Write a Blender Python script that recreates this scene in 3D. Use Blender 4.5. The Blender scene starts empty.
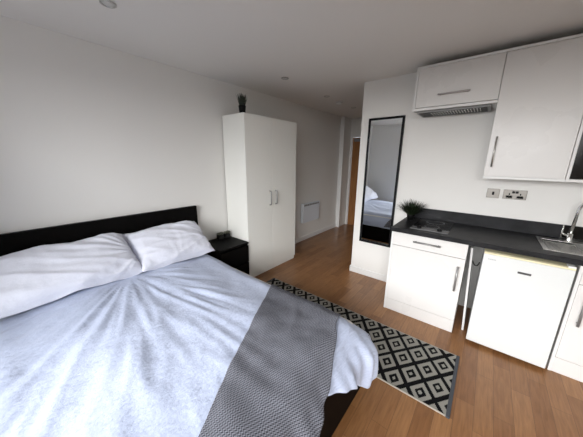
import bpy, bmesh, math, random
from mathutils import Vector, Matrix, noise
random.seed(7)
PI = math.pi
sc = bpy.context.scene
COL = sc.collection

# ------------------------------------------------------------------ camera
cam_d = bpy.data.cameras.new('camera')
cam = bpy.data.objects.new('camera', cam_d)
COL.objects.link(cam)
sc.camera = cam
cam_d.sensor_fit = 'HORIZONTAL'
cam_d.sensor_width = 36.0
cam_d.lens = 239.05 / 583 * 36.0
cam_d.clip_start = 0.02
yaw, pitch, roll = math.radians(39.109), math.radians(-13.851), math.radians(0.536)
fw = Vector((-math.sin(yaw) * math.cos(pitch), math.cos(yaw) * math.cos(pitch), math.sin(pitch)))
rt = Vector((math.cos(yaw), math.sin(yaw), 0))
up = rt.cross(fw)
r2 = rt * math.cos(roll) + up * math.sin(roll)
u2 = -rt * math.sin(roll) + up * math.cos(roll)
M = Matrix((r2, u2, -fw)).transposed().to_4x4()
M.translation = Vector((2.625, 0.0, 1.529))
cam.matrix_world = M

# ------------------------------------------------------------------ world, light, exposure
w = bpy.data.worlds.new('World')
sc.world = w
w.use_nodes = True
bg = w.node_tree.nodes['Background']
bg.inputs[0].default_value = (0.80, 0.89, 1.0, 1)
bg.inputs[1].default_value = 1.2
# overcast sky above the horizon, dull ground below it
wn, wl = w.node_tree.nodes, w.node_tree.links
wtc = wn.new('ShaderNodeTexCoord'); wsp = wn.new('ShaderNodeSeparateXYZ'); wr = wn.new('ShaderNodeValToRGB')
wl.new(wtc.outputs['Generated'], wsp.inputs[0]); wl.new(wsp.outputs[2], wr.inputs['Fac'])
wr.color_ramp.elements[0].position = 0.0; wr.color_ramp.elements[0].color = (0.50, 0.48, 0.45, 1)
wr.color_ramp.elements[1].position = 0.12; wr.color_ramp.elements[1].color = (0.80, 0.89, 1.0, 1)
wl.new(wr.outputs['Color'], bg.inputs[0])
sc.view_settings.view_transform = 'Standard'
sc.view_settings.look = 'None'
sc.view_settings.gamma = 1
sc.view_settings.use_curve_mapping = False
sc.view_settings.exposure = 0.08

BACK = -0.72            # y of the window wall
RIGHT = 4.0             # x of the right wall
WX0, WX1, WZ0, WZ1 = 0.80, 3.7, 0.05, 2.18

def area(name, loc, rot, sx, sy, power, col, spread=PI):
    l = bpy.data.lights.new(name, 'AREA')
    l.shape = 'RECTANGLE'
    l.size = sx
    l.size_y = sy
    l.energy = power
    l.color = col
    l.spread = spread
    o = bpy.data.objects.new(name, l)
    o.location = loc
    o.rotation_euler = rot
    COL.objects.link(o)
    return o

# daylight that comes in through the glazed wall behind the camera
area('sky_daylight', ((WX0 + WX1) / 2, BACK - 6.0, 3.5), (math.radians(72), 0, 0), 12.0, 3.6, 2450, (0.99, 0.985, 0.98))

# ------------------------------------------------------------------ materials
MATS = {}
def mat(name, col, rough=0.5, metal=0.0, spec=0.5, bump=0.0, bscale=40.0, coat=0.0, stretch=(1, 1, 1)):
    m = bpy.data.materials.new(name)
    m.use_nodes = True
    nt = m.node_tree
    b = nt.nodes['Principled BSDF']
    b.inputs['Base Color'].default_value = (*col, 1)
    b.inputs['Roughness'].default_value = rough
    b.inputs['Metallic'].default_value = metal
    b.inputs['Specular IOR Level'].default_value = spec
    b.inputs['Coat Weight'].default_value = coat
    tc = nt.nodes.new('ShaderNodeTexCoord')
    mp = nt.nodes.new('ShaderNodeMapping')
    mp.inputs['Scale'].default_value = stretch
    nt.links.new(tc.outputs['Object'], mp.inputs['Vector'])
    n = nt.nodes.new('ShaderNodeTexNoise')
    n.inputs['Scale'].default_value = bscale
    n.inputs['Detail'].default_value = 4
    nt.links.new(mp.outputs['Vector'], n.inputs['Vector'])
    # faint procedural variation of roughness
    mr = nt.nodes.new('ShaderNodeMapRange')
    mr.inputs['To Min'].default_value = max(0.02, rough - 0.04)
    mr.inputs['To Max'].default_value = min(1, rough + 0.04)
    nt.links.new(n.outputs['Fac'], mr.inputs['Value'])
    nt.links.new(mr.outputs['Result'], b.inputs['Roughness'])
    if bump > 0:
        bp = nt.nodes.new('ShaderNodeBump')
        bp.inputs['Strength'].default_value = 1.0
        bp.inputs['Distance'].default_value = bump
        nt.links.new(n.outputs['Fac'], bp.inputs['Height'])
        nt.links.new(bp.outputs['Normal'], b.inputs['Normal'])
    MATS[name] = m
    return m

def nodes(m):
    return m.node_tree, m.node_tree.nodes, m.node_tree.links, m.node_tree.nodes['Principled BSDF']

wall_m = mat('wall_paint', (0.78, 0.77, 0.745), 0.75, spec=0.25, bump=0.0004, bscale=120)
ceil_m = mat('ceiling_paint', (0.80, 0.78, 0.75), 0.85, spec=0.2, bump=0.0003, bscale=120)
trim_m = mat('trim_gloss_white', (0.78, 0.78, 0.77), 0.35)
gloss_m = mat('white_gloss_laminate', (0.69, 0.68, 0.665), 0.28, spec=0.35, bscale=3)
carc_m = mat('white_melamine', (0.72, 0.72, 0.71), 0.4)
ward_m = mat('wardrobe_white_foil', (0.82, 0.82, 0.78), 0.45, spec=0.35)
black_wood = mat('black_brown_veneer', (0.004, 0.0036, 0.0035), 0.5, spec=0.05, bump=0.0002, bscale=30, stretch=(1, 12, 12))
plate_m = mat('dull_steel_plate', (0.26, 0.245, 0.225), 0.4, metal=0.5)
steel_m = mat('brushed_steel', (0.55, 0.54, 0.52), 0.28, metal=1.0, bump=0.00005, bscale=200, stretch=(1, 20, 1))
chrome_m = mat('chrome', (0.80, 0.80, 0.79), 0.08, metal=1.0)
handle_m = mat('satin_steel_handle', (0.30, 0.30, 0.30), 0.35, metal=0.55)
dark_handle_m = mat('graphite_handle', (0.10, 0.10, 0.105), 0.35, metal=0.7)
black_m = mat('black_plastic', (0.005, 0.005, 0.006), 0.45, spec=0.12)
hob_m = mat('black_ceramic_glass', (0.010, 0.010, 0.011), 0.10, spec=0.3, bscale=4)
fridge_m = mat('white_enamel', (0.66, 0.68, 0.675), 0.35, bump=0.0001, bscale=300)
yellow_m = mat('yellowed_plastic', (0.78, 0.72, 0.48), 0.4)
seal_m = mat('grey_door_seal', (0.30, 0.30, 0.31), 0.6)
heater_m = mat('heater_enamel', (0.72, 0.76, 0.82), 0.4)
grille_m = mat('grey_grille', (0.22, 0.22, 0.22), 0.5)
pot_m = mat('black_pot', (0.005, 0.005, 0.005), 0.5, spec=0.1)
grey_pot_m = mat('dark_grey_pot', (0.02, 0.02, 0.02), 0.6, spec=0.2)
dark_glass_m = mat('dark_glass', (0.010, 0.009, 0.008), 0.12, spec=0.25, bscale=5)
lens_m = mat('downlight_lens', (0.62, 0.62, 0.60), 0.3)
plastic_white = mat('white_plastic', (0.82, 0.82, 0.80), 0.4)
soil_m = mat('soil', (0.03, 0.02, 0.015), 0.9, bump=0.003, bscale=80)
ink_m = mat('grey_print', (0.35, 0.36, 0.38), 0.5)

def leaf_mat(name, c0, c1):
    m = mat(name, c0, 0.5)
    nt, N, L, b = nodes(m)
    n = N.new('ShaderNodeTexNoise'); n.inputs['Scale'].default_value = 60
    r = N.new('ShaderNodeValToRGB')
    r.color_ramp.elements[0].position = 0.35; r.color_ramp.elements[1].position = 0.65
    r.color_ramp.elements[0].color = (*c0, 1); r.color_ramp.elements[1].color = (*c1, 1)
    tc = N.new('ShaderNodeTexCoord')
    L.new(tc.outputs['Object'], n.inputs['Vector'])
    L.new(n.outputs['Fac'], r.inputs['Fac']); L.new(r.outputs['Color'], b.inputs['Base Color'])
    return m
leaf_m = leaf_mat('dark_leaf', (0.004, 0.008, 0.003), (0.014, 0.026, 0.008))
succ_m = leaf_mat('succulent_leaf', (0.04, 0.05, 0.03), (0.20, 0.20, 0.15))

# worktop: charcoal slate-effect laminate
worktop_m = mat('charcoal_laminate', (0.03, 0.03, 0.032), 0.38, spec=0.14)
nt, N, L, b = nodes(worktop_m)
n = N.new('ShaderNodeTexNoise'); n.inputs['Scale'].default_value = 9; n.inputs['Detail'].default_value = 8
r = N.new('ShaderNodeValToRGB')
r.color_ramp.elements[0].position = 0.3; r.color_ramp.elements[1].position = 0.75
r.color_ramp.elements[0].color = (0.008, 0.008, 0.009, 1); r.color_ramp.elements[1].color = (0.024, 0.0245, 0.027, 1)
tc = N.new('ShaderNodeTexCoord')
L.new(tc.outputs['Object'], n.inputs['Vector']); L.new(n.outputs['Fac'], r.inputs['Fac']); L.new(r.outputs['Color'], b.inputs['Base Color'])

# floor: three-strip oak boards running into the room (along y)
floor_m = mat('oak_strip_floor', (0.2, 0.11, 0.06), 0.33, spec=0.45)
nt, N, L, b = nodes(floor_m)
tc = N.new('ShaderNodeTexCoord')
mp = N.new('ShaderNodeMapping'); mp.inputs['Rotation'].default_value = (0, 0, PI / 2)
L.new(tc.outputs['Object'], mp.inputs['Vector'])
br = N.new('ShaderNodeTexBrick')
br.offset = 0.37; br.offset_frequency = 2
br.inputs['Color1'].default_value = (0, 0, 0, 1); br.inputs['Color2'].default_value = (1, 1, 1, 1)
br.inputs['Mortar'].default_value = (0.5, 0.5, 0.5, 1)
br.inputs['Scale'].default_value = 1.0
br.inputs['Mortar Size'].default_value = 0.0009
br.inputs['Brick Width'].default_value = 0.50
br.inputs['Row Height'].default_value = 0.096
L.new(mp.outputs['Vector'], br.inputs['Vector'])
mp2 = N.new('ShaderNodeMapping'); mp2.inputs['Scale'].default_value = (26, 2.2, 1)
L.new(tc.outputs['Object'], mp2.inputs['Vector'])
gr = N.new('ShaderNodeTexNoise'); gr.inputs['Scale'].default_value = 3.0; gr.inputs['Detail'].default_value = 7; gr.inputs['Distortion'].default_value = 0.6
L.new(mp2.outputs['Vector'], gr.inputs['Vector'])
ramp = N.new('ShaderNodeValToRGB')
ramp.color_ramp.elements[0].position = 0.0; ramp.color_ramp.elements[0].color = (0.215, 0.094, 0.034, 1)
ramp.color_ramp.elements[1].position = 1.0; ramp.color_ramp.elements[1].color = (0.335, 0.166, 0.068, 1)
L.new(br.outputs['Color'], ramp.inputs['Fac'])
mx = N.new('ShaderNodeMix'); mx.data_type = 'RGBA'; mx.blend_type = 'MULTIPLY'
gramp = N.new('ShaderNodeValToRGB')
gramp.color_ramp.elements[0].position = 0.3; gramp.color_ramp.elements[0].color = (0.74, 0.70, 0.66, 1)
gramp.color_ramp.elements[1].position = 0.7; gramp.color_ramp.elements[1].color = (1.12, 1.12, 1.12, 1)
L.new(gr.outputs['Fac'], gramp.inputs['Fac'])
mx.inputs[0].default_value = 0.85
L.new(ramp.outputs['Color'], mx.inputs[6]); L.new(gramp.outputs['Color'], mx.inputs[7])
mx2 = N.new('ShaderNodeMix'); mx2.data_type = 'RGBA'; mx2.blend_type = 'MIX'
L.new(br.outputs['Fac'], mx2.inputs[0]); L.new(mx.outputs[2], mx2.inputs[6]); mx2.inputs[7].default_value = (0.11, 0.052, 0.024, 1)
L.new(mx2.outputs[2], b.inputs['Base Color'])
bp = N.new('ShaderNodeBump'); bp.inputs['Distance'].default_value = 0.0006; bp.inputs['Strength'].default_value = 0.5
L.new(gr.outputs['Fac'], bp.inputs['Height']); L.new(bp.outputs['Normal'], b.inputs['Normal'])

# oak veneer door
door_m = mat('oak_veneer_door', (0.42, 0.20, 0.07), 0.4)
nt, N, L, b = nodes(door_m)
tc = N.new('ShaderNodeTexCoord'); mp = N.new('ShaderNodeMapping'); mp.inputs['Scale'].default_value = (14, 14, 1.2)
n = N.new('ShaderNodeTexNoise'); n.inputs['Scale'].default_value = 3; n.inputs['Detail'].default_value = 6
r = N.new('ShaderNodeValToRGB')
r.color_ramp.elements[0].position = 0.3; r.color_ramp.elements[1].position = 0.7
r.color_ramp.elements[0].color = (0.26, 0.105, 0.03, 1); r.color_ramp.elements[1].color = (0.36, 0.165, 0.055, 1)
L.new(tc.outputs['Object'], mp.inputs['Vector']); L.new(mp.outputs['Vector'], n.inputs['Vector'])
L.new(n.outputs['Fac'], r.inputs['Fac']); L.new(r.outputs['Color'], b.inputs['Base Color'])

# bed linen: white seersucker-like cotton
def linen(name, col, sx, sy, dist=0.0055):
    m = mat(name, col, 0.85, spec=0.2)
    nt, N, L, b = nodes(m)
    b.inputs['Sheen Weight'].default_value = 0.15
    uv = N.new('ShaderNodeTexCoord')
    mp = N.new('ShaderNodeMapping'); mp.inputs['Scale'].default_value = (sx, sy, 1)
    L.new(uv.outputs['UV'], mp.inputs['Vector'])
    n1 = N.new('ShaderNodeTexNoise'); n1.inputs['Scale'].default_value = 1.0; n1.inputs['Detail'].default_value = 3; n1.inputs['Distortion'].default_value = 0.35
    L.new(mp.outputs['Vector'], n1.inputs['Vector'])
    n2 = N.new('ShaderNodeTexNoise'); n2.inputs['Scale'].default_value = 55; n2.inputs['Detail'].default_value = 3
    L.new(uv.outputs['UV'], n2.inputs['Vector'])
    add = N.new('ShaderNodeMath'); add.operation = 'MULTIPLY_ADD'; add.inputs[1].default_value = 0.30
    L.new(n2.outputs['Fac'], add.inputs[0]); L.new(n1.outputs['Fac'], add.inputs[2])
    bp = N.new('ShaderNodeBump'); bp.inputs['Strength'].default_value = 1.0; bp.inputs['Distance'].default_value = dist
    L.new(add.outputs[0], bp.inputs['Height']); L.new(bp.outputs['Normal'], b.inputs['Normal'])
    return m
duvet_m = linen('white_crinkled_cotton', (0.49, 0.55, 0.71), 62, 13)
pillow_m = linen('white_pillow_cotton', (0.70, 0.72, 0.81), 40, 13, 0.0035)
mattress_m = mat('mattress_ticking', (0.75, 0.75, 0.74), 0.9, bump=0.001, bscale=90)

# throw: grey and white zigzag weave (UV in metres)
throw_m = mat('grey_zigzag_weave', (0.2, 0.2, 0.22), 0.95, spec=0.1)
nt, N, L, b = nodes(throw_m)
uv = N.new('ShaderNodeTexCoord')
sp = N.new('ShaderNodeSeparateXYZ'); L.new(uv.outputs['UV'], sp.inputs[0])
def math_node(N, L, op, a, b_=None, c=None):
    m_ = N.new('ShaderNodeMath'); m_.operation = op
    for i, q in enumerate((a, b_, c)):
        if q is None: continue
        if isinstance(q, (int, float)): m_.inputs[i].default_value = q
        else: L.new(q, m_.inputs[i])
    return m_.outputs[0]
P_ = 0.014
zz = math_node(N, L, 'PINGPONG', sp.outputs[0], P_ / 2)
row = math_node(N, L, 'ADD', sp.outputs[1], zz)
fr = math_node(N, L, 'PINGPONG', row, 0.0045)
st = math_node(N, L, 'GREATER_THAN', fr, 0.0022)
nn = N.new('ShaderNodeTexNoise'); nn.inputs['Scale'].default_value = 300
L.new(uv.outputs['UV'], nn.inputs['Vector'])
mxr = N.new('ShaderNodeMix'); mxr.data_type = 'RGBA'
L.new(st, mxr.inputs[0])
mxr.inputs[6].default_value = (0.05, 0.05, 0.062, 1)
mxr.inputs[7].default_value = (0.25, 0.26, 0.30, 1)
L.new(mxr.outputs[2], b.inputs['Base Color'])
bp = N.new('ShaderNodeBump'); bp.inputs['Distance'].default_value = 0.0015; bp.inputs['Strength'].default_value = 0.8
ad = math_node(N, L, 'ADD', fr, nn.outputs['Fac'])
L.new(ad, bp.inputs['Height']); L.new(bp.outputs['Normal'], b.inputs['Normal'])

# rug: black and cream lattice of concentric diamonds; the mesh is laid out in metres from a diamond centre
RUGC = (2.320, 2.024); RPX, RPY = 0.1725, 0.236
rug_m = mat('diamond_flatweave', (0.4, 0.4, 0.36), 0.95, spec=0.1)
nt, N, L, b = nodes(rug_m)
tc = N.new('ShaderNodeTexCoord')
sp = N.new('ShaderNodeSeparateXYZ'); L.new(tc.outputs['UV'], sp.inputs[0])
def cell(o, step, period):
    q = math_node(N, L, 'SNAP', o, step)          # stepped woven edges
    return math_node(N, L, 'DIVIDE', math_node(N, L, 'PINGPONG', q, period / 2), period)
ax = cell(sp.outputs[0], 0.0062, RPX)
ay = cell(sp.outputs[1], 0.0085, RPY)
d = math_node(N, L, 'ADD', ax, ay)
e = math_node(N, L, 'MULTIPLY', math_node(N, L, 'MINIMUM', d, math_node(N, L, 'SUBTRACT', 1.0, d)), 2.0)
r = N.new('ShaderNodeValToRGB'); r.color_ramp.interpolation = 'CONSTANT'
cr = r.color_ramp
cr.elements[0].position = 0; cr.elements[0].color = (0.29, 0.28, 0.25, 1)
cr.elements[1].position = 0.17; cr.elements[1].color = (0.005, 0.005, 0.006, 1)
k = cr.elements.new(0.42); k.color = (0.29, 0.28, 0.25, 1)
k = cr.elements.new(0.80); k.color = (0.005, 0.005, 0.006, 1)
L.new(e, r.inputs['Fac']); L.new(r.outputs['Color'], b.inputs['Base Color'])
nn = N.new('ShaderNodeTexNoise'); nn.inputs['Scale'].default_value = 250
bp = N.new('ShaderNodeBump'); bp.inputs['Distance'].default_value = 0.002
L.new(tc.outputs['UV'], nn.inputs['Vector']); L.new(nn.outputs['Fac'], bp.inputs['Height']); L.new(bp.outputs['Normal'], b.inputs['Normal'])
rug_edge_m = mat('charcoal_binding', (0.06, 0.065, 0.075), 0.95, bump=0.002, bscale=300)
rug_side_m = mat('cream_selvedge', (0.40, 0.37, 0.32), 0.95, bump=0.002, bscale=300)

# mirror silver and window glass
mirror_m = mat('mirror_silver', (0.86, 0.88, 0.88), 0.02, metal=1.0)
mirror_m.node_tree.links.remove([l for l in mirror_m.node_tree.links if l.to_socket.name == 'Roughness'][0])
mirror_m.node_tree.nodes['Principled BSDF'].inputs['Roughness'].default_value = 0.0
glass_m = bpy.data.materials.new('window_glass'); glass_m.use_nodes = True
nt = glass_m.node_tree; N = nt.nodes; L = nt.links
for q in list(N):
    if q.type == 'BSDF_PRINCIPLED': N.remove(q)
tr = N.new('ShaderNodeBsdfTransparent'); gl = N.new('ShaderNodeBsdfGlossy'); gl.inputs['Roughness'].default_value = 0.0
ms = N.new('ShaderNodeMixShader'); ms.inputs[0].default_value = 0.05
L.new(tr.outputs[0], ms.inputs[1]); L.new(gl.outputs[0], ms.inputs[2]); L.new(ms.outputs[0], N['Material Output'].inputs[0])

# ------------------------------------------------------------------ mesh helpers
def B(): return bmesh.new()
def box(bm, x0, x1, y0, y1, z0, z1):
    vs = [bm.verts.new(p) for p in ((x0, y0, z0), (x1, y0, z0), (x1, y1, z0), (x0, y1, z0), (x0, y0, z1), (x1, y0, z1), (x1, y1, z1), (x0, y1, z1))]
    for f in ((3, 2, 1, 0), (4, 5, 6, 7), (0, 1, 5, 4), (1, 2, 6, 5), (2, 3, 7, 6), (3, 0, 4, 7)):
        bm.faces.new([vs[i] for i in f])
    return bm
def tube(bm, pts, rad, seg=12, cap=True):
    pts = [Vector(p) for p in pts]
    rings = []
    prev = None
    for i, p in enumerate(pts):
        t = (pts[min(i + 1, len(pts) - 1)] - pts[max(i - 1, 0)]).normalized()
        if prev is None:
            a = t.orthogonal().normalized()
        else:
            a = (prev - t * prev.dot(t)).normalized()
        prev = a
        c = t.cross(a)
        rr = rad[i] if isinstance(rad, (list, tuple)) else rad
        rings.append([bm.verts.new(p + a * rr * math.cos(2 * PI * k / seg) + c * rr * math.sin(2 * PI * k / seg)) for k in range(seg)])
    for a, c in zip(rings, rings[1:]):
        for k in range(seg):
            bm.faces.new((a[k], a[(k + 1) % seg], c[(k + 1) % seg], c[k]))
    if cap:
        bm.faces.new(rings[0][::-1]); bm.faces.new(rings[-1])
    return bm
def lathe(bm, cx, cy, prof, seg=32):
    rings = [[bm.verts.new((cx + r_ * math.cos(2 * PI * k / seg), cy + r_ * math.sin(2 * PI * k / seg), z)) for k in range(seg)] for r_, z in prof]
    for a, c in zip(rings, rings[1:]):
        for k in range(seg):
            bm.faces.new((a[k], a[(k + 1) % seg], c[(k + 1) % seg], c[k]))
    bm.faces.new(rings[0][::-1]); bm.faces.new(rings[-1])
    return bm
def obj(name, bm, m, parent=None, bevel=0.0, smooth=False, kind=None):
    bmesh.ops.recalc_face_normals(bm, faces=bm.faces)
    me = bpy.data.meshes.new(name)
    if parent is not None:
        off = Vector((0, 0, 0)); q = parent
        while q is not None:
            off += q.location; q = q.parent
        bmesh.ops.translate(bm, verts=bm.verts, vec=-off)
    bm.to_mesh(me); bm.free()
    me.materials.append(m)
    o = bpy.data.objects.new(name, me)
    COL.objects.link(o)
    if parent is not None: o.parent = parent
    if smooth:
        for p in me.polygons: p.use_smooth = True
    if bevel > 0:
        md = o.modifiers.new('bevel', 'BEVEL'); md.width = bevel; md.segments = 2; md.limit_method = 'ANGLE'
        for p in me.polygons: p.use_smooth = True
        md.harden_normals = True
    if kind: o['kind'] = kind
    return o
def bobj(name, dims, m, parent=None, bevel=0.0015, kind=None):
    return obj(name, box(B(), *dims), m, parent, bevel, kind=kind)
def thing(name, label, cat, loc, group=None):
    o = bpy.data.objects.new(name, None); COL.objects.link(o)
    o.location = loc; o.empty_display_size = 0.1
    o['label'] = label; o['category'] = cat
    if group: o['group'] = group
    return o
def tag(o, label, cat, group=None):
    o['label'] = label; o['category'] = cat
    if group: o['group'] = group
    return o
def struct(name, dims, m, bevel=0.0):
    return bobj(name, dims, m, None, bevel, 'structure')
def multi(*boxes):
    bm = B()
    for d_ in boxes: box(bm, *d_)
    return bm

# ------------------------------------------------------------------ the room
H = 2.422; K = 2.969; XC = 1.308; YE = 4.883; YD = 5.25; T = 0.12
struct('floor', (-T, RIGHT + T, BACK - T, YD + T, -0.1, 0.0), floor_m)
struct('ceiling', (-T, RIGHT + T, BACK - T, YD + T, H, H + 0.1), ceil_m)
struct('wall_left', (-T, 0, BACK - T, YD + T, 0, H), wall_m)
struct('wall_right', (RIGHT, RIGHT + T, BACK - T, K + T, 0, H), wall_m)
struct('wall_kitchen', (XC, RIGHT, K, K + T, 0, H), wall_m)
struct('wall_hall_right', (XC, XC + T, K + T, YD + T, 0, H), wall_m)
struct('wall_hall_nib', (0.0, 0.055, YE, YD, 0, H), wall_m)
obj('wall_back', multi((0, WX0, BACK - T, BACK, 0, H), (WX1, RIGHT, BACK - T, BACK, 0, H), (WX0, WX1, BACK - T, BACK, 0, WZ0), (WX0, WX1, BACK - T, BACK, WZ1, H)), wall_m, kind='structure')
DX0, DX1, DZ = 0.115, 0.93, 2.015
obj('wall_hall_end', multi((0.055, DX0 - 0.02, YD, YD + T, 0, H), (DX1 + 0.02, XC, YD, YD + T, 0, H), (DX0 - 0.02, DX1 + 0.02, YD, YD + T, DZ + 0.02, H)), wall_m, kind='structure')
bobj('trim_1', (0.0, 0.09, YE - 0.018, YE, 0, H - 0.001), trim_m, kind='structure')       # white boxing at the end of the hall wall
obj('trim_2', multi((DX0 - 0.045, DX0 - 0.005, YD - 0.02, YD, 0, DZ + 0.07), (DX1 + 0.005, DX1 + 0.07, YD - 0.02, YD, 0, DZ + 0.07), (DX0 - 0.005, DX1 + 0.005, YD - 0.02, YD, DZ + 0.005, DZ + 0.07)), trim_m, bevel=0.004, kind='structure')
dr = bobj('door_1', (DX0, DX1, YD + 0.01, YD + 0.054, 0.004, DZ), door_m, kind='structure')
obj('door_handle', tube(tube(B(), [(0.86, YD + 0.008, 1.0), (0.86, YD - 0.05, 1.0)], 0.01), [(0.865, YD - 0.045, 1.0), (0.75, YD - 0.045, 1.0)], 0.009), steel_m, dr, smooth=True)
obj('door_closer', multi((0.17, 0.42, YD - 0.035, YD + 0.008, DZ - 0.085, DZ - 0.025)), grille_m, dr, bevel=0.005)
obj('closer_arm', tube(B(), [(0.40, YD - 0.02, DZ - 0.022), (0.46, YD - 0.13, DZ + 0.02), (0.40, YD - 0.035, DZ + 0.045)], 0.008, 8), grille_m, dr)
bobj('baseboard_left', (0, 0.015, BACK, YE - 0.018, 0, 0.085), trim_m, bevel=0.004, kind='structure')
bobj('baseboard_kitchen', (XC - 0.015, 1.95, K - 0.015, K, 0, 0.085), trim_m, bevel=0.004, kind='structure')
bobj('baseboard_hall_right', (XC - 0.015, XC, K, YD, 0, 0.085), trim_m, bevel=0.004, kind='structure')
bobj('baseboard_right', (RIGHT - 0.015, RIGHT, BACK, K - 0.7, 0, 0.085), trim_m, bevel=0.004, kind='structure')
# glazed doors behind the camera that let the daylight in
win = obj('window_1', multi((WX0, WX1, BACK - 0.09, BACK - 0.03, WZ0, WZ0 + 0.05), (WX0, WX1, BACK - 0.09, BACK - 0.03, WZ1 - 0.05, WZ1),
    *[(x, x + 0.05, BACK - 0.09, BACK - 0.03, WZ0 + 0.05, WZ1 - 0.05) for x in (WX0, WX0 + 0.87, WX0 + 1.73, WX1 - 0.05)]), trim_m, kind='structure')
for x in (WX0 + 0.05, WX0 + 0.92, WX0 + 1.78):
    bobj('window_pane', (x, x + 0.82 if x < 2.5 else WX1 - 0.05, BACK - 0.064, BACK - 0.056, WZ0 + 0.05, WZ1 - 0.05), glass_m, win, bevel=0)

# ------------------------------------------------------------------ ceiling fittings
def downlight(x, y, label):
    t = thing('downlight', label, 'ceiling light', (x, y, H), 'recessed downlights')
    obj('bezel', lathe(B(), x, y, [(0.043, H - 0.0005), (0.043, H - 0.006), (0.036, H - 0.009), (0.031, H - 0.004), (0.031, H - 0.0005)]), steel_m, t, smooth=True)
    obj('lens', lathe(B(), x, y, [(0.0305, H - 0.001), (0.0305, H - 0.0045), (0.018, H - 0.006)]), lens_m, t, smooth=True)
    return t
d0 = downlight(0.708, 0.611, 'round recessed downlight in the ceiling above the bed, the nearest and largest one')
def copy_tree(o, parent=None):
    c = o.copy(); COL.objects.link(c); c.parent = parent
    for ch in list(o.children): copy_tree(ch, c)
    return c
for x, y, lb in ((0.664, 2.272, 'round recessed downlight in the ceiling in front of the white wardrobe'),
                 (0.626, 3.242, 'round recessed downlight just before the smoke alarm at the start of the hallway'),
                 (0.596, 4.19, 'round recessed downlight deepest in the hallway, nearest the wooden door')):
    c = copy_tree(d0); c.location = (x, y, H); c['label'] = lb
sa = thing('smoke_alarm', 'white round smoke alarm on the hallway ceiling between two downlights', 'smoke alarm', (0.596, 3.667, H))
obj('housing', lathe(B(), 0.596, 3.667, [(0.052, H - 0.0005), (0.052, H - 0.018), (0.045, H - 0.03), (0.02, H - 0.034)]), plastic_white, sa, smooth=True)
obj('vent_ring', lathe(B(), 0.596, 3.667, [(0.0535, H - 0.016), (0.0535, H - 0.012)]), grille_m, sa)

# ------------------------------------------------------------------ wardrobe
WD, WY0, WY1, WH = 0.419, 1.862, 2.808, 2.032
t = thing('wardrobe', 'tall white two-door wardrobe against the left wall beside the black bedside chest', 'wardrobe', (0.21, 2.33, 0))
obj('carcass', multi((0.017, WD - 0.02, WY0, WY0 + 0.018, 0, WH), (0.017, WD - 0.02, WY1 - 0.018, WY1, 0, WH), (0.017, WD - 0.02, WY0 + 0.018, WY1 - 0.018, WH - 0.018, WH),
    (0.017, WD - 0.02, WY0 + 0.018, WY1 - 0.018, 0.05, 0.068), (0.017, 0.022, WY0 + 0.018, WY1 - 0.018, 0.068, WH - 0.018)), ward_m, t, bevel=0.001)
bobj('plinth', (WD - 0.04, WD - 0.012, WY0 + 0.018, WY1 - 0.018, 0, 0.05), ward_m, t)
ym = 2.306
for y0, y1, yh in ((WY0 + 0.001, ym - 0.0015, 2.252), (ym + 0.0015, WY1 - 0.001, 2.362)):
    d_ = bobj('door', (WD - 0.0185, WD, y0, y1, 0.052, WH - 0.002), ward_m, t, bevel=0.0015)
    obj('handle', tube(B(), [(WD, yh, 0.94), (WD + 0.026, yh, 0.945), (WD + 0.032, yh, 0.955), (WD + 0.032, yh, 1.11), (WD + 0.026, yh, 1.12), (WD, yh, 1.125)], 0.0075, 10), handle_m, d_, smooth=True)

# ------------------------------------------------------------------ bedside chest
NY0, NY1, NH, ND = 1.440, 1.848, 0.53, 0.44
t = thing('bedside_chest', 'black-brown two-drawer bedside chest between the bed and the white wardrobe', 'nightstand', (0.22, 1.64, 0))
obj('carcass', multi((0.016, ND - 0.022, NY0, NY0 + 0.03, 0, NH - 0.022), (0.016, ND - 0.022, NY1 - 0.03, NY1, 0, NH - 0.022), (0.016, 0.025, NY0 + 0.03, NY1 - 0.03, 0.04, NH - 0.022), (0.025, ND - 0.03, NY0 + 0.03, NY1 - 0.03, 0.04, 0.055)), black_wood, t, bevel=0.001)
bobj('top', (0.016, ND, NY0 - 0.001, NY1 + 0.001, NH - 0.022, NH), black_wood, t)
for z0, z1 in ((0.055, 0.262), (0.275, 0.487)):
    d_ = bobj('drawer', (ND - 0.021, ND - 0.002, NY0 + 0.003, NY1 - 0.003, z0, z1), black_wood, t)
    bobj('drawer_box', (0.05, ND - 0.022, NY0 + 0.035, NY1 - 0.035, z0 + 0.01, z1 - 0.04), black_wood, d_)

# ------------------------------------------------------------------ bed
BY0, BY1 = -0.343, 1.417
bed = thing('double_bed', 'black-brown wooden double bed with a plain panel headboard', 'bed', (1.1, 0.64, 0))
bobj('headboard', (0.016, 0.055, BY0, BY1, 0, 1.0), black_wood, bed, 0.002)
for y in (BY0 + 0.017, BY1 - 0.047):
    bobj('side_rail', (0.055, 2.13, y, y + 0.03, 0.0, 0.375), black_wood, bed)
bobj('footboard', (2.13, 2.165, BY0 + 0.005, BY1 - 0.005, 0.0, 0.38), black_wood, bed, 0.002)
bobj('slat_base', (0.055, 2.13, BY0 + 0.047, BY1 - 0.047, 0.24, 0.27), carc_m, bed)
bobj('middle_support', (0.08, 2.1, 0.61, 0.66, 0.0, 0.24), black_wood, bed)
bm = box(B(), 0.065, 2.09, BY0 + 0.06, BY1 - 0.06, 0.271, 0.485)
mt = obj('mattress', bm, mattress_m, None, bevel=0.04)
tag(mt, 'white mattress under the duvet on the black bed frame', 'mattress')

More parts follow.
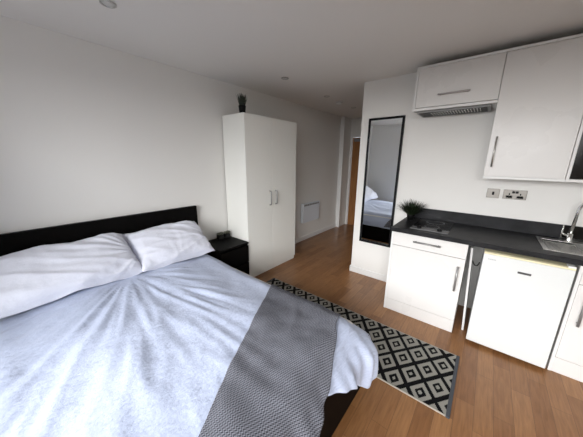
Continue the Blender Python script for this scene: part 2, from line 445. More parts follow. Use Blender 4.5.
def sm(a, b_, x):
    x = min(1, max(0, (x - a) / (b_ - a))); return x * x * (3 - 2 * x)
PROF = [(0, 0), (0.05, -0.004), (0.10, -0.022), (0.145, -0.055), (0.19, -0.098), (0.208, -0.115), (0.228, -0.160), (0.233, -0.30), (0.235, -0.60)]
ARC = [0]
for (a, b_), (c, d_) in zip(PROF, PROF[1:]): ARC.append(ARC[-1] + math.hypot(c - a, d_ - b_))
def prof(Lq):
    for i in range(len(ARC) - 1):
        if Lq <= ARC[i + 1] or i == len(ARC) - 2:
            f = (Lq - ARC[i]) / (ARC[i + 1] - ARC[i])
            return PROF[i][0] + f * (PROF[i + 1][0] - PROF[i][0]), PROF[i][1] + f * (PROF[i + 1][1] - PROF[i][1])
DXE, DYE, DYN = 2.005, 1.200, -0.125       # where the flat top of the duvet ends (foot, far side, near side)
def ridged(x, y, z=0.0):
    return 1 - 2 * abs(noise.noise(Vector((x, y, z))))
def S(u, v):
    ex = max(0, u - DXE)
    ey = v - DYE if v > DYE else (v - DYN if v < DYN else 0)
    Lq = math.hypot(ex, ey)
    x, y = min(u, DXE), min(max(v, DYN), DYE)
    z = 0.523 + 0.038 * sm(1.22, 0.85, v) * sm(2.05, 1.5, u) * sm(-0.1, 0.3, v)
    z += 0.02 * sm(0.9, 0.5, u)
    if Lq > 0:
        h, dz = prof(Lq)
        cx_, cy_ = ex / Lq, ey / Lq
        ang = abs(2 * cx_ * cy_)
        h *= 1 + 0.16 * ang * sm(0.1, 0.35, Lq)
        # soft vertical folds of the hanging part
        s_ = u * 1.0 if abs(ey) > ex else v
        fold = (0.020 if ex > 0.6 * abs(ey) else 0.005) * math.sin(s_ * 21 + 2.0 * noise.noise(Vector((s_ * 3, 0.3, 0)))) * sm(0.12, 0.35, Lq)
        if ex > 0.3 * abs(ey): h += 0.007 * math.sin(v * 61 + u * 9) * sm(0.1, 0.3, Lq)
        h += fold + 0.012 * sm(0.2, 0.4, Lq) * sm(0.6, 1.5, u)
        x += cx_ * h; y += cy_ * h; z += dz
    # creases that fan out from the gap between the pillows
    rx, ry = u - 0.40, v - 0.58
    rr = math.hypot(rx, ry); th = math.atan2(ry, rx)
    fan = ridged(th * 7.0, rr * 1.3, 1.7) * 0.65 + ridged(th * 15, rr * 2.5, 5.2) * 0.35
    amp = 0.015 * sm(0.05, 0.3, rr) * (1 - 0.7 * sm(0.9, 2.1, rr)) * sm(1.15, 0.8, v)
    gen = noise.noise(Vector((u * 4.2 + v * 2.2, v * 7, 3.3))) * 0.006 + noise.noise(Vector((u * 17, v * 13, 8))) * 0.0025
    k_ = sm(0.25, 0.1, Lq)
    z += (fan * amp + gen) * k_
    return Vector((x, y, z))
def normal(u, v, e_=0.01):
    a = S(u + e_, v) - S(u - e_, v); b_ = S(u, v + e_) - S(u, v - e_)
    return a.cross(b_).normalized()
def interp(tab, v):
    if v <= tab[0][0]: return tab[0][1]
    for (a, p), (b_, q) in zip(tab, tab[1:]):
        if v <= b_: return p + (q - p) * (v - a) / (b_ - a)
    return tab[-1][1]
def sheet(name, us, vs, fn, thick, m, uvfn):
    """a cloth: a top grid and a bottom grid joined at the rim"""
    bm = bmesh.new(); uvl = bm.loops.layers.uv.new('UVMap')
    top, bot, uvs = [], [], {}
    for i, a in enumerate(us):
        ra, rb = [], []
        for j, c in enumerate(vs):
            p, n_, uvc = fn(a, c)
            va = bm.verts.new(p); vb = bm.verts.new(p - n_ * thick)
            uvs[va] = uvc; uvs[vb] = uvc
            ra.append(va); rb.append(vb)
        top.append(ra); bot.append(rb)
    nu, nv = len(us), len(vs)
    for i in range(nu - 1):
        for j in range(nv - 1):
            bm.faces.new((top[i][j], top[i + 1][j], top[i + 1][j + 1], top[i][j + 1]))
            bm.faces.new((bot[i][j], bot[i][j + 1], bot[i + 1][j + 1], bot[i + 1][j]))
    for i in range(nu - 1):
        for j in (0, nv - 1): bm.faces.new((top[i][j], top[i + 1][j], bot[i + 1][j], bot[i][j]))
    for j in range(nv - 1):
        for i in (0, nu - 1): bm.faces.new((top[i][j], top[i][j + 1], bot[i][j + 1], bot[i][j]))
    for f in bm.faces:
        for l in f.loops: l[uvl].uv = uvs[l.vert]
    return obj(name, bm, m, smooth=True)
FOOT = [(-0.4, 0.30), (0.55, 0.17), (0.7, 0.20), (0.8, 0.21), (0.9, 0.25), (1.0, 0.31), (1.1, 0.38), (1.2, 0.47), (1.3, 0.43), (1.5, 0.33)]
def duvet_fn(a, c):
    v = DYN - 0.34 + c * (DYE - DYN + 0.34 + 0.37)
    v = v + 0.0
    u1 = DXE + interp(FOOT, v) + 0.010 * math.sin(v * 23)
    u = 0.40 + a * (u1 - 0.40)
    n_ = normal(u, v)
    return S(u, v), n_, (u, v)
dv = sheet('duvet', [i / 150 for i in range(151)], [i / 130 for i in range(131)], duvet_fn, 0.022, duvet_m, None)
tag(dv, 'white crinkled cotton duvet spread over the bed, its corner hanging at the foot', 'duvet')

# throw laid askew across the foot end
TR = [(-0.5, 2.45), (0.2, 2.38), (0.5, 2.33), (0.65, 2.29), (0.72, 2.26), (0.8, 2.22), (0.9, 2.18), (1.0, 2.12), (1.15, 2.05), (1.3, 1.99), (1.6, 1.90)]
def throw_fn(a, c):
    v = -0.20 + c * (1.54 + 0.20)
    ul = 1.466 - 0.574 * (v - 1.141) + 0.006 * math.sin(v * 9)
    ur = interp(TR, v) + 0.006 * math.sin(v * 25)
    u = ul + a * (ur - ul)
    n_ = normal(u, v)
    lift = 0.012 + 0.010 * max(-0.4, noise.noise(Vector((u * 9, v * 4, 2)))) + 0.004 * ridged(u * 6 + v * 3, v * 3, 7)
    rim = min(a, 1 - a) * (ur - ul)
    return S(u, v) + n_ * lift, n_, (v * 1.15, (u + 0.574 * v) * 0.867)
th = sheet('throw', [i / 90 for i in range(91)], [i / 120 for i in range(121)], throw_fn, 0.006, throw_m, None)
tag(th, 'grey zigzag-woven throw laid askew across the foot of the white duvet', 'throw')

def pillow(name, label, cy, wid, rot_z, top, seed, lean):
    Wp, Hp, Tp = wid / 2, 0.24, 0.105
    bm = bmesh.new(); uvl = bm.loops.layers.uv.new('UVMap')
    nx, ny = 72, 52
    xf = Matrix.Translation(Vector(top)) @ Matrix.Rotation(rot_z, 4, 'Z') @ Matrix.Rotation(lean, 4, 'Y')
    front, back = [], []
    uvs = {}
    for i in range(nx + 1):
        rf, rb = [], []
        for j in range(ny + 1):
            a = -1 + 2 * i / nx; c = -1 + 2 * j / ny          # a across the bed (y), c from the low edge to the top edge
            ear = 1 - 0.035 * (abs(a) ** 4) * (abs(c) ** 4)
            inx = 1 - 0.06 * (1 - abs(a) ** 2) * abs(c) ** 3
            iny = 1 - 0.04 * (1 - abs(c) ** 2) * abs(a) ** 3
            Y = a * Wp * ear * iny; X = c * Hp * ear * inx
            e1 = max(0, 1 - abs(a / 0.97) ** 2.4) if abs(a) < 0.97 else 0
            e2 = max(0, 1 - abs(c / 0.95) ** 2.4) if abs(c) < 0.95 else 0
            th_ = Tp * (e1 * e2) ** 0.5
            edge = 1 - min(1, (e1 * e2) * 2.2)
            wr = 0.005 * ridged((Y * 2.0 + X * 6 + seed) * 1.0, (Y * 5 - X * 2) * 1.0, seed) + 0.003 * ridged(Y * 12 + seed, X * 7, seed + 3)
            wr += 0.014 * ridged(math.atan2(X + 0.05, Wp + 0.05 - Y) * 5, math.hypot(X, Wp - Y) * 1.5, seed) * (0.4 + 0.6 * (a + 1) / 2)
            wr += 0.011 * ridged(Y * 3.2 + X * 8.5 + seed, Y * 1.2 - X * 1.5, seed + 5) ** 2
            wr += 0.010 * edge * noise.noise(Vector((Y * 22, X * 22, seed)))
            flop = 0.045 * edge * noise.noise(Vector((Y * 6, X * 6, seed + 9)))
            # local frame: +x runs down the slope to the low edge, +z is the pillow's face
            pf = Vector((-X + Hp, Y, th_ + wr * min(1, e1 * e2 * 5 + 0.15) + flop + 0.004))
            pb = Vector((-X + Hp, Y, -th_ * 0.45 + flop - 0.004))
            if abs(a) == 1 or abs(c) == 1: pf.z = pb.z = flop
            va = bm.verts.new(xf @ pf); rf.append(va); uvs[va] = (X + seed, Y)
            if abs(a) == 1 or abs(c) == 1: rb.append(va)
            else:
                vb = bm.verts.new(xf @ pb); rb.append(vb); uvs[vb] = (X + seed, Y)
        front.append(rf); back.append(rb)
    for i in range(nx):
        for j in range(ny):
            bm.faces.new((front[i][j], front[i + 1][j], front[i + 1][j + 1], front[i][j + 1]))
            bm.faces.new((back[i][j], back[i][j + 1], back[i + 1][j + 1], back[i + 1][j]))
    for f in bm.faces:
        for l in f.loops: l[uvl].uv = uvs[l.vert]
    o = obj(name, bm, pillow_m, smooth=True)
    return tag(o, label, 'pillow', 'pillows against the headboard')
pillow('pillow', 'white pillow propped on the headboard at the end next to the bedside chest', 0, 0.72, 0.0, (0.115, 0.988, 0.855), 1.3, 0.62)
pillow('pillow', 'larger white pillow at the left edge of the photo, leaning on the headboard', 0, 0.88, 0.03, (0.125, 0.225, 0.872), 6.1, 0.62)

# ------------------------------------------------------------------ rug
RX0, RX1, RY0, RY1 = 0.655, 2.650, 1.487, 2.094
def flat(name, x0, x1, y0, y1, z0, z1, m, parent):
    bm = bmesh.new(); uvl = bm.loops.layers.uv.new('UVMap')
    box(bm, x0, x1, y0, y1, z0, z1)
    for f in bm.faces:
        for l in f.loops: l[uvl].uv = (l.vert.co.x - RUGC[0], l.vert.co.y - RUGC[1])
    return obj(name, bm, m, parent)
t = thing('runner_rug', 'black and cream runner rug with concentric diamonds on the wooden floor beside the bed', 'rug', (1.65, 1.79, 0))
flat('woven_field', RX0, RX1, RY0 + 0.008, RY1 - 0.006, 0.0005, 0.009, rug_m, t)
bobj('end_binding', (RX1, RX1 + 0.022, RY0 - 0.004, RY1 + 0.002, 0.0005, 0.011), rug_edge_m, t, 0.003)
bobj('end_binding', (RX0 - 0.022, RX0, RY0 - 0.002, RY1 + 0.002, 0.0005, 0.011), rug_edge_m, t, 0.003)
bobj('selvedge', (RX0, RX1, RY0, RY0 + 0.008, 0.0005, 0.0095), rug_side_m, t, 0.002)
bobj('selvedge', (RX0, RX1, RY1 - 0.006, RY1, 0.0005, 0.0095), rug_side_m, t, 0.002)

# ------------------------------------------------------------------ panel heater
t = thing('panel_heater', 'white electric panel heater on the left wall beyond the wardrobe', 'heater', (0.05, 3.745, 0.37))
bobj('body', (0.025, 0.082, 3.47, 4.02, 0.372, 0.735), heater_m, t, 0.008)
bobj('wall_bracket', (0.001, 0.025, 3.58, 3.91, 0.42, 0.68), grille_m, t)
bm = B()
for i in range(9):
    y = 3.50 + i * 0.055
    box(bm, 0.0825, 0.0845, y, y + 0.045, 0.69, 0.722)
obj('air_grille', bm, grille_m, t)
bobj('front_lip', (0.0825, 0.086, 3.485, 4.005, 0.66, 0.672), heater_m, t, 0.001)
bobj('control_box', (0.03, 0.075, 4.0205, 4.035, 0.60, 0.72), heater_m, t, 0.003)

# ------------------------------------------------------------------ mirror
MX0, MX1, MZ0, MZ1 = 1.408, 1.812, 0.478, 2.010
t = thing('wall_mirror', 'tall narrow mirror in a thin black frame hanging on the white wall beside the worktop', 'mirror', (1.606, K - 0.015, MZ0))
f_ = 0.024
obj('frame', multi((MX0, MX0 + f_, K - 0.026, K - 0.001, MZ0, MZ1), (MX1 - f_, MX1, K - 0.026, K - 0.001, MZ0, MZ1), (MX0 + f_, MX1 - f_, K - 0.026, K - 0.001, MZ0, MZ0 + f_), (MX0 + f_, MX1 - f_, K - 0.026, K - 0.001, MZ1 - f_, MZ1)), black_m, t)
bobj('glass', (MX0 + f_, MX1 - f_, K - 0.018, K - 0.010, MZ0 + f_, MZ1 - f_), mirror_m, t, 0)

# ------------------------------------------------------------------ kitchen base units
WX = 1.967; CF = 2.387; WTF = 2.352; WZ = 0.901; WB = 0.862
def bar_handle(x0, x1, y, z0, z1, m, parent, r_=0.006, stand=0.028):
    """bar handle running from (x0,z0) to (x1,z1), standing off a front at y"""
    bm = B()
    d_ = Vector((x1 - x0, 0, z1 - z0)).normalized() * 0.018
    tube(bm, [(x0, y - stand, z0), (x1, y - stand, z1)], r_, 10)
    for p in (Vector((x0, y, z0)) + d_, Vector((x1, y, z1)) - d_):
        tube(bm, [p, p - Vector((0, stand, 0))], r_ * 0.8, 8)
    return obj('handle', bm, m, parent, smooth=True)
def base_unit(x0, x1, label, left_panel, hx, hz0, hz1, dhx0, dhx1):
    t = thing('base_cabinet', label, 'kitchen cabinet', ((x0 + x1) / 2, 2.68, 0), 'kitchen base cabinets')
    a = x0 + (0.018 if left_panel else 0)
    if left_panel: bobj('end_panel', (x0, x0 + 0.018, CF + 0.002, K - 0.017, 0, WB - 0.001), carc_m, t, 0.001)
    obj('carcass', multi((a, a + 0.018, CF + 0.021, K - 0.02, 0.125, WB - 0.001), (x1 - 0.018, x1, CF + 0.021, K - 0.02, 0.0, WB - 0.001), (a + 0.018, x1 - 0.018, CF + 0.021, K - 0.02, 0.125, 0.143), (a + 0.018, x1 - 0.018, K - 0.03, K - 0.02, 0.143, WB - 0.001)), carc_m, t, 0.001)
    bobj('plinth', (a, x1, CF + 0.005, CF + 0.021, 0.001, 0.122), gloss_m, t, 0.001)
    d_ = bobj('drawer', (a + 0.001, x1 - 0.001, CF, CF + 0.019, 0.722, WB - 0.004), gloss_m, t, 0.0015)
    bar_handle(dhx0, dhx1, CF, 0.794, 0.794, handle_m, d_, 0.008)
    d_ = bobj('door', (a + 0.001, x1 - 0.001, CF, CF + 0.019, 0.127, 0.718), gloss_m, t, 0.0015)
    bar_handle(hx, hx, CF, hz0, hz1, handle_m, d_, 0.008)
    return t
base_unit(WX, 2.584, 'white gloss base cabinet with one drawer and a door under the hob', True, 2.542, 0.425, 0.652, 2.173, 2.393)
base_unit(3.198, 3.815, 'white gloss base cabinet to the right of the small fridge', True, 3.262, 0.425, 0.652, 3.42, 3.64)

wt = thing('kitchen_worktop', 'charcoal slate-effect worktop with matching upstand along the kitchen wall', 'worktop', (2.9, 2.66, WB))
SX0, SX1, SY0, SY1 = 3.035, 3.80, 2.475, 2.875      # sink cut-out
obj('slab', multi((WX - 0.003, SX0, WTF, K - 0.001, WB, WZ), (SX1, RIGHT - 0.002, WTF, K - 0.001, WB, WZ), (SX0, SX1, WTF, SY0, WB, WZ), (SX0, SX1, SY1, K - 0.001, WB, WZ)), worktop_m, wt)
bobj('upstand', (1.995, RIGHT - 0.002, K - 0.018, K - 0.001, WZ, 1.016), worktop_m, wt, 0.001)

# two-ring hob with its controls on a grey strip in front
t = thing('hob', 'black two-ring ceramic hob with grey control strip set in the left end of the worktop', 'hob', (2.27, 2.65, WZ))
bobj('glass_top', (2.115, 2.425, 2.525, 2.905, WZ + 0.0004, WZ + 0.006), hob_m, t, 0.001)
bobj('control_strip', (2.115, 2.425, 2.425, 2.5248, WZ + 0.0004, WZ + 0.007), mat('hob_control_panel', (0.11, 0.11, 0.115), 0.4, metal=0.2), t, 0.001)
for x in (2.185, 2.352):
    obj('control_knob', lathe(B(), x, 2.475, [(0.021, WZ + 0.0072), (0.021, WZ + 0.011), (0.017, WZ + 0.024), (0.013, WZ + 0.026)]), black_m, t, smooth=True)
for y, q in ((2.605, 0.062), (2.80, 0.08)):
    bm = B()
    for k in range(48):
        a0, a1 = 2 * PI * k / 48, 2 * PI * (k + 1) / 48
        vs = [bm.verts.new((2.27 + rr * math.cos(a), y + rr * math.sin(a), WZ + 0.0064)) for rr, a in ((q, a0), (q, a1), (q - 0.003, a1), (q - 0.003, a0))]
        bm.faces.new(vs)
    obj('ring_mark', bm, ink_m, t)

# sink
t = thing('sink', 'stainless steel inset sink with drainer at the right end of the worktop', 'sink', (3.43, 2.67, WZ - 0.14))
obj('rim', multi((SX0 - 0.015, SX0 + 0.012, SY0 - 0.012, SY1 + 0.012, WZ, WZ + 0.005), (SX1 - 0.012, SX1 + 0.012, SY0 - 0.012, SY1 + 0.012, WZ, WZ + 0.005), (SX0 + 0.012, SX1 - 0.012, SY0 - 0.012, SY0 + 0.012, WZ, WZ + 0.005), (SX0 + 0.012, SX1 - 0.012, SY1 - 0.065, SY1 + 0.012, WZ, WZ + 0.005)), steel_m, t, 0.002)
bx0 = SX0 + 0.19
obj('bowl', multi((bx0, bx0 + 0.004, SY0 + 0.012, SY1 - 0.065, WZ - 0.15, WZ + 0.003), (bx0 + 0.30, bx0 + 0.304, SY0 + 0.012, SY1 - 0.065, WZ - 0.15, WZ + 0.003), (bx0, bx0 + 0.304, SY0 + 0.008, SY0 + 0.012, WZ - 0.15, WZ), (bx0, bx0 + 0.304, SY1 - 0.065, SY1 - 0.061, WZ - 0.15, WZ), (bx0, bx0 + 0.304, SY0 + 0.008, SY1 - 0.061, WZ - 0.154, WZ - 0.15)), steel_m, t)
bobj('drainer', (SX0 + 0.012, bx0, SY0 + 0.012, SY1 - 0.065, WZ - 0.010, WZ - 0.006), steel_m, t, 0)
bobj('drainer', (bx0 + 0.304, SX1 - 0.012, SY0 + 0.012, SY1 - 0.065, WZ - 0.010, WZ - 0.006), steel_m, t, 0)
bm = B()
for i in range(4): box(bm, SX0 + 0.026 + i * 0.02, SX0 + 0.034 + i * 0.02, SY0 + 0.05, SY1 - 0.10, WZ - 0.006, WZ - 0.002)
obj('drainer_rib', bm, steel_m, t)

# tap
t = thing('kitchen_tap', 'tall chrome kitchen tap with a curved spout standing behind the sink', 'tap', (3.205, 2.845, WZ + 0.005))
tx, ty = 3.205, 2.845
obj('base_collar', lathe(B(), tx, ty, [(0.024, WZ + 0.0052), (0.024, WZ + 0.012), (0.019, WZ + 0.03), (0.015, WZ + 0.07)]), chrome_m, t, smooth=True)
pts = [(tx, ty, WZ + 0.06), (tx + 0.005, ty, WZ + 0.26)]
for k in range(1, 13):
    a = PI * k / 12
    pts.append((tx + 0.005 + 0.075 * (1 - math.cos(a)), ty - 0.045 * (1 - math.cos(a)), WZ + 0.26 + 0.085 * math.sin(a)))
pts.append((pts[-1][0], pts[-1][1], WZ + 0.20))
obj('spout', tube(B(), pts, 0.011, 14), chrome_m, t, smooth=True)
obj('lever', tube(B(), [(tx, ty, WZ + 0.05), (tx - 0.03, ty - 0.03, WZ + 0.06), (tx - 0.055, ty - 0.055, WZ + 0.075)], [0.009, 0.007, 0.006], 10), chrome_m, t, smooth=True)

# black glass splash panel with chrome edging behind the sink
t = thing('splash_panel', 'low black glossy panel with chrome edge strips standing against the upstand behind the tap', 'panel', (3.4, K - 0.025, WZ))
bobj('glass_panel', (3.18, 3.82, K - 0.026, K - 0.019, WZ + 0.012, 1.012), dark_glass_m, t, 0)
bobj('edge_strip', (3.171, 3.18, K - 0.030, K - 0.019, WZ + 0.001, 1.016), chrome_m, t, 0)
bobj('edge_strip', (3.18, 3.82, K - 0.034, K - 0.019, WZ + 0.001, WZ + 0.012), chrome_m, t, 0)

# ------------------------------------------------------------------ fridge
FX0, FX1, FY, FH = 2.690, 3.176, 2.337, 0.840
t = thing('undercounter_fridge', 'small white fridge under the worktop with a yellowed top edge', 'fridge', (2.93, 2.6, 0))
bobj('cabinet', (FX0 + 0.004, FX1 - 0.004, FY + 0.055, 2.90, 0.02, FH - 0.022), fridge_m, t, 0.004)
bobj('top_lid', (FX0 + 0.002, FX1 - 0.002, FY + 0.020, 2.90, FH - 0.021, FH - 0.002), yellow_m, t, 0.003)
bobj('door_seal', (FX0 + 0.006, FX1 - 0.006, FY + 0.0405, FY + 0.0545, 0.045, FH - 0.03), seal_m, t, 0)
d_ = bobj('door', (FX0, FX1, FY, FY + 0.040, 0.028, FH - 0.0165), fridge_m, t, 0.006)
bobj('trim_strip', (FX0 + 0.001, FX1 - 0.001, FY + 0.001, FY + 0.019, FH - 0.016, FH - 0.003), yellow_m, d_, 0.003)
bobj('badge', (2.902, 2.976, FY - 0.0025, FY - 0.0003, 0.720, 0.736), dark_handle_m, d_, 0.0005)
bm = B()
x = 2.722
for wd_ in (0.004, 0.003, 0.007, 0.006, 0.007, 0.005):
    box(bm, x, x + wd_, FY - 0.0008, FY - 0.0002, 0.782, 0.790); x += wd_ + 0.003
obj('printed_mark', bm, ink_m, d_)
bobj('hinge_cover', (3.135, 3.172, FY - 0.006, FY + 0.05, FH - 0.0015, FH + 0.010), plastic_white, t, 0.003)
for x in (FX0 + 0.03, FX1 - 0.06):
    for y in (FY + 0.08, 2.85):
        bobj('foot', (x, x + 0.03, y, y + 0.03, 0.0, 0.02), black_m, t, 0.002)

# the loose panel and cable in the gap beside the fridge
bm = B()
vs = []
for (dx, dy, z) in ((0, 0, 0), (0.016, 0, 0), (0.016, 0.32, 0), (0, 0.32, 0)):
    vs.append(bm.verts.new((2.650 + dx, 2.50 + dy, z)))
tp = [bm.verts.new((2.602 + dx, 2.50 + dy, 0.80)) for (dx, dy) in ((0, 0), (0.016, 0), (0.016, 0.32), (0, 0.32))]
bm.faces.new(vs[::-1]); bm.faces.new(tp)
for k in range(4): bm.faces.new((vs[k], vs[(k + 1) % 4], tp[(k + 1) % 4], tp[k]))
tag(obj('loose_panel', bm, carc_m, bevel=0.001), 'narrow white board leaning in the gap between cabinet and fridge', 'board')
bobj_ = obj('power_cable', tube(B(), [(2.630, K - 0.002, 0.535), (2.640, K - 0.04, 0.520), (2.655, K - 0.06, 0.508), (2.672, K - 0.06, 0.508), (2.684, K - 0.03, 0.520), (2.687, K - 0.002, 0.530)], 0.0045, 8), black_m, smooth=True)
tag(bobj_, 'short black cable on the wall in the gap beside the fridge', 'cable')

# ------------------------------------------------------------------ wall cabinets
UY = 2.637; UT = 2.360; UX0, US, UE = 1.958, 2.583, 3.061
t = thing('hood_cabinet', 'short white wall cabinet with a flap front and slim cooker hood under it', 'kitchen cabinet', ((UX0 + US) / 2, 2.8, 1.99))
obj('carcass', multi((UX0, UX0 + 0.018, UY, K - 0.001, 1.985, UT), (US - 0.018, US, UY + 0.02, K - 0.001, 1.985, UT), (UX0 + 0.018, US, UY, UY + 0.02, UT - 0.018, UT), (UX0 + 0.018, US - 0.018, UY + 0.02, K - 0.001, UT - 0.018, UT), (UX0 + 0.018, US, UY, UY + 0.02, 1.985, 2.006), (UX0 + 0.018, US - 0.018, UY + 0.02, K - 0.001, 1.992, 2.006)), carc_m, t, 0.001)
d_ = bobj('flap_door', (UX0 + 0.021, US - 0.003, UY - 0.001, UY + 0.018, 2.010, UT - 0.021), gloss_m, t, 0.001)
bar_handle(2.158, 2.392, UY - 0.001, 2.100, 2.100, mat('pale_satin_handle', (0.42, 0.39, 0.39), 0.4, metal=0.1), d_, 0.007)
hd = thing('cooker_hood', 'slim grey extractor hood with a slotted grille under the short wall cabinet', 'extractor hood', ((UX0 + US) / 2, 2.8, 1.96))
bobj('casing', (UX0 + 0.03, US - 0.035, UY + 0.035, K - 0.01, 1.968, 1.9845), grille_m, hd, 0.003)
bobj('filter_plate', (UX0 + 0.05, US - 0.06, UY + 0.045, K - 0.06, 1.9645, 1.9675), black_m, hd, 0)
bm = B()
for i in range(18):
    x = UX0 + 0.15 + i * 0.0215
    box(bm, x, x + 0.005, UY + 0.045, UY + 0.20, 1.9605, 1.9643)
obj('filter_slot', bm, steel_m, hd)

t = thing('wall_cabinet', 'tall white gloss wall cabinet above the double socket', 'kitchen cabinet', ((US + UE) / 2, 2.8, 1.39))
obj('carcass', multi((US + 0.0005, US + 0.018, UY + 0.02, K - 0.001, 1.392, UT), (UE - 0.018, UE - 0.0005, UY + 0.02, K - 0.001, 1.392, UT), (US + 0.018, UE - 0.018, UY + 0.02, K - 0.001, 1.392, 1.410), (US + 0.0005, UE - 0.0005, UY, UY + 0.02, UT - 0.018, UT), (US + 0.018, UE - 0.018, UY + 0.02, K - 0.001, UT - 0.018, UT)), carc_m, t, 0.001)
d_ = bobj('door', (US + 0.002, UE - 0.003, UY - 0.001, UY + 0.018, 1.409, UT - 0.021), gloss_m, t, 0.001)
bar_handle(2.625, 2.625, UY - 0.001, 1.487, 1.725, steel_m, d_, 0.006)
bobj('light_pelmet', (US + 0.0005, UE - 0.0005, UY, UY + 0.0195, 1.388, 1.4075), carc_m, t, 0.001)

t = thing('wall_cabinet', 'dark glass-fronted wall cabinet at the right edge of the photo', 'kitchen cabinet', (3.36, 2.8, 1.39))
obj('carcass', multi((UE + 0.0005, UE + 0.018, UY, K - 0.001, 1.388, UT), (3.64, 3.66, UY, K - 0.001, 1.388, UT), (UE + 0.018, 3.64, UY, K - 0.001, 1.388, 1.408), (UE + 0.018, 3.64, UY, K - 0.001, UT - 0.018, UT), (UE + 0.018, 3.64, K - 0.01, K - 0.001, 1.408, UT - 0.018)), carc_m, t, 0.001)
bobj('glass_door', (UE + 0.020, 3.638, UY + 0.006, UY + 0.022, 1.410, UT - 0.020), dark_glass_m, t, 0.001)

# ------------------------------------------------------------------ switch and double socket
def plate(name, label, cat, x0, x1, z0, z1):
    t = thing(name, label, cat, ((x0 + x1) / 2, K - 0.005, (z0 + z1) / 2))
    bobj('face_plate', (x0, x1, K - 0.009, K - 0.001, z0, z1), plate_m, t, 0.003)
    return t
t = plate('fused_switch', 'single brushed steel switch plate left of the double socket on the kitchen wall', 'switch', 2.632, 2.726, 1.193, 1.279)
bobj('rocker', (2.672, 2.688, K - 0.014, K - 0.0092, 1.222, 1.252), black_m, t, 0.002)
t = plate('double_socket', 'brushed steel double power socket on the kitchen wall beside the single switch', 'socket', 2.752, 2.912, 1.193, 1.279)
for cx_ in (2.795, 2.870):
    bm = B()
    box(bm, cx_ - 0.004, cx_ + 0.004, K - 0.0098, K - 0.0091, 1.232, 1.248)
    box(bm, cx_ - 0.016, cx_ - 0.007, K - 0.0098, K - 0.0091, 1.212, 1.222)
    box(bm, cx_ + 0.007, cx_ + 0.016, K - 0.0098, K - 0.0091, 1.212, 1.222)
    obj('pin_holes', bm, black_m, t)
for cx_ in (2.795, 2.870):
    bobj('insert', (cx_ - 0.022, cx_ + 0.022, K - 0.0090, K - 0.00895, 1.204, 1.226), black_m, t, 0)
for cx_ in (2.821, 2.844):
    bobj('rocker', (cx_ - 0.010, cx_ + 0.010, K - 0.013, K - 0.0092, 1.248, 1.268), black_m, t, 0.002)

# ------------------------------------------------------------------ plants
def blade(bm, p, d_, ln, wd_, bend):
    """one tapering grass blade with real width and a curve"""
    side = d_.cross(Vector((0, 0, 1)))
    side = side.normalized() if side.length > 1e-3 else Vector((1, 0, 0))
    out = Vector((d_.x, d_.y, 0)); out = out.normalized() if out.length > 1e-3 else Vector((1, 0, 0))
    prev = None
    n_ = 5
    for i in range(n_ + 1):
        f = i / n_
        c = p + d_ * ln * f + out * bend * f * f - Vector((0, 0, 1)) * bend * 0.6 * f ** 3
        ww = wd_ * (1 - f) ** 0.7 + 0.0004
        a, b_, m_ = bm.verts.new(c - side * ww), bm.verts.new(c + side * ww), bm.verts.new(c + out * ww * 0.35)
        if prev:
            bm.faces.new((prev[0], a, m_, prev[2])); bm.faces.new((prev[2], m_, b_, prev[1])); bm.faces.new((prev[1], b_, a, prev[0]))
        prev = (a, b_, m_)
def grass(x, y, z, n_, spread, ln, wd_, rad, seed):
    rnd = random.Random(seed); bm = B()
    for i in range(n_):
        a = rnd.uniform(0, 2 * PI); s_ = rnd.uniform(0, 1) ** 0.6 * spread
        d_ = Vector((math.cos(a) * s_, math.sin(a) * s_, 1)).normalized()
        rr = rnd.uniform(0, rad)
        blade(bm, Vector((x + math.cos(a) * rr, y + math.sin(a) * rr, z)), d_, ln * rnd.uniform(0.6, 1.0), wd_, ln * 0.3 * rnd.uniform(0, 1) * s_)
    return bm
# on the wardrobe
px, py, pz = 0.345, 1.905, WH
t = thing('potted_spiky_plant', 'small upright grass plant in a black pot standing on top of the white wardrobe', 'potted plant', (px, py, pz))
obj('pot', lathe(B(), px, py, [(0.034, pz + 0.0005), (0.040, pz + 0.065), (0.042, pz + 0.08), (0.038, pz + 0.08), (0.036, pz + 0.070)]), pot_m, t, smooth=True)
obj('foliage', grass(px, py, pz + 0.065, 260, 0.28, 0.145, 0.0032, 0.032, 3), leaf_m, t)
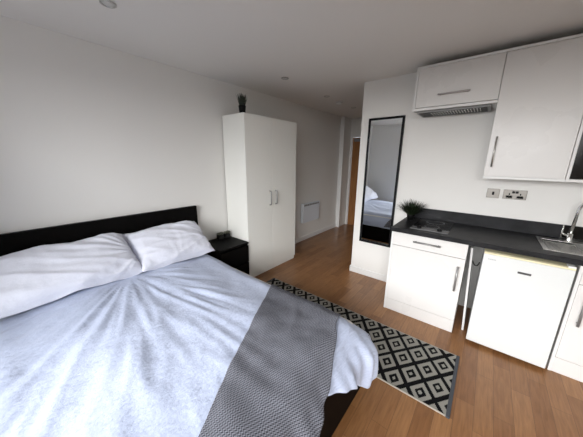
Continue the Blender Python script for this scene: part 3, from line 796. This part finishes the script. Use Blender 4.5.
# on the worktop
px, py, pz = 2.030, 2.790, WZ
t = thing('potted_fern', 'bushy dark green plant in a small black pot on the left end of the worktop', 'potted plant', (px, py, pz))
obj('pot', lathe(B(), px, py, [(0.030, pz + 0.0005), (0.038, pz + 0.05), (0.040, pz + 0.065), (0.035, pz + 0.065), (0.033, pz + 0.055)]), pot_m, t, smooth=True)
obj('foliage', grass(px, py, pz + 0.055, 480, 1.15, 0.185, 0.0042, 0.034, 5), leaf_m, t)
# on the bedside chest
def rosette(bm, x, y, z, R, rnd):
    for ring, (n_, tilt, sc_) in enumerate(((7, 0.25, 1.0), (6, 0.7, 0.8), (5, 1.3, 0.6))):
        for k in range(n_):
            a = 2 * PI * (k + 0.5 * ring) / n_ + rnd.uniform(-.1, .1)
            d_ = Vector((math.cos(a), math.sin(a), tilt)).normalized()
            s_ = Vector((-math.sin(a), math.cos(a), 0)); n2 = d_.cross(s_)
            ln = R * sc_; c0 = Vector((x, y, z))
            rings_ = []
            for f, w_ in ((0.05, 0.25), (0.4, 0.85), (0.7, 1.0), (0.9, 0.6), (1.0, 0.08)):
                c = c0 + d_ * ln * f; ww = ln * 0.30 * w_
                rings_.append([bm.verts.new(c + s_ * ww * math.cos(q) + n2 * ww * 0.35 * math.sin(q)) for q in [2 * PI * i / 6 for i in range(6)]])
            for r0, r1_ in zip(rings_, rings_[1:]):
                for i in range(6): bm.faces.new((r0[i], r0[(i + 1) % 6], r1_[(i + 1) % 6], r1_[i]))
            bm.faces.new(rings_[0][::-1]); bm.faces.new(rings_[-1])
for (px, py, lb, sd) in ((0.075, 1.690, 'small succulent in a grey cube pot on the bedside chest, nearer the bed', 1),
                         (0.085, 1.785, 'small succulent in a grey cube pot on the bedside chest, nearer the wardrobe', 2)):
    t = thing('potted_succulent', lb, 'potted plant', (px, py, NH), 'succulents on the bedside chest')
    obj('pot', multi((px - 0.033, px + 0.033, py - 0.033, py + 0.033, NH + 0.0005, NH + 0.055)), grey_pot_m, t, bevel=0.003)
    rnd = random.Random(sd); bm = B()
    rosette(bm, px, py, NH + 0.058, 0.050, rnd); rosette(bm, px + 0.012, py + 0.01, NH + 0.075, 0.034, rnd)
    obj('leaves', bm, succ_m, t, smooth=True)
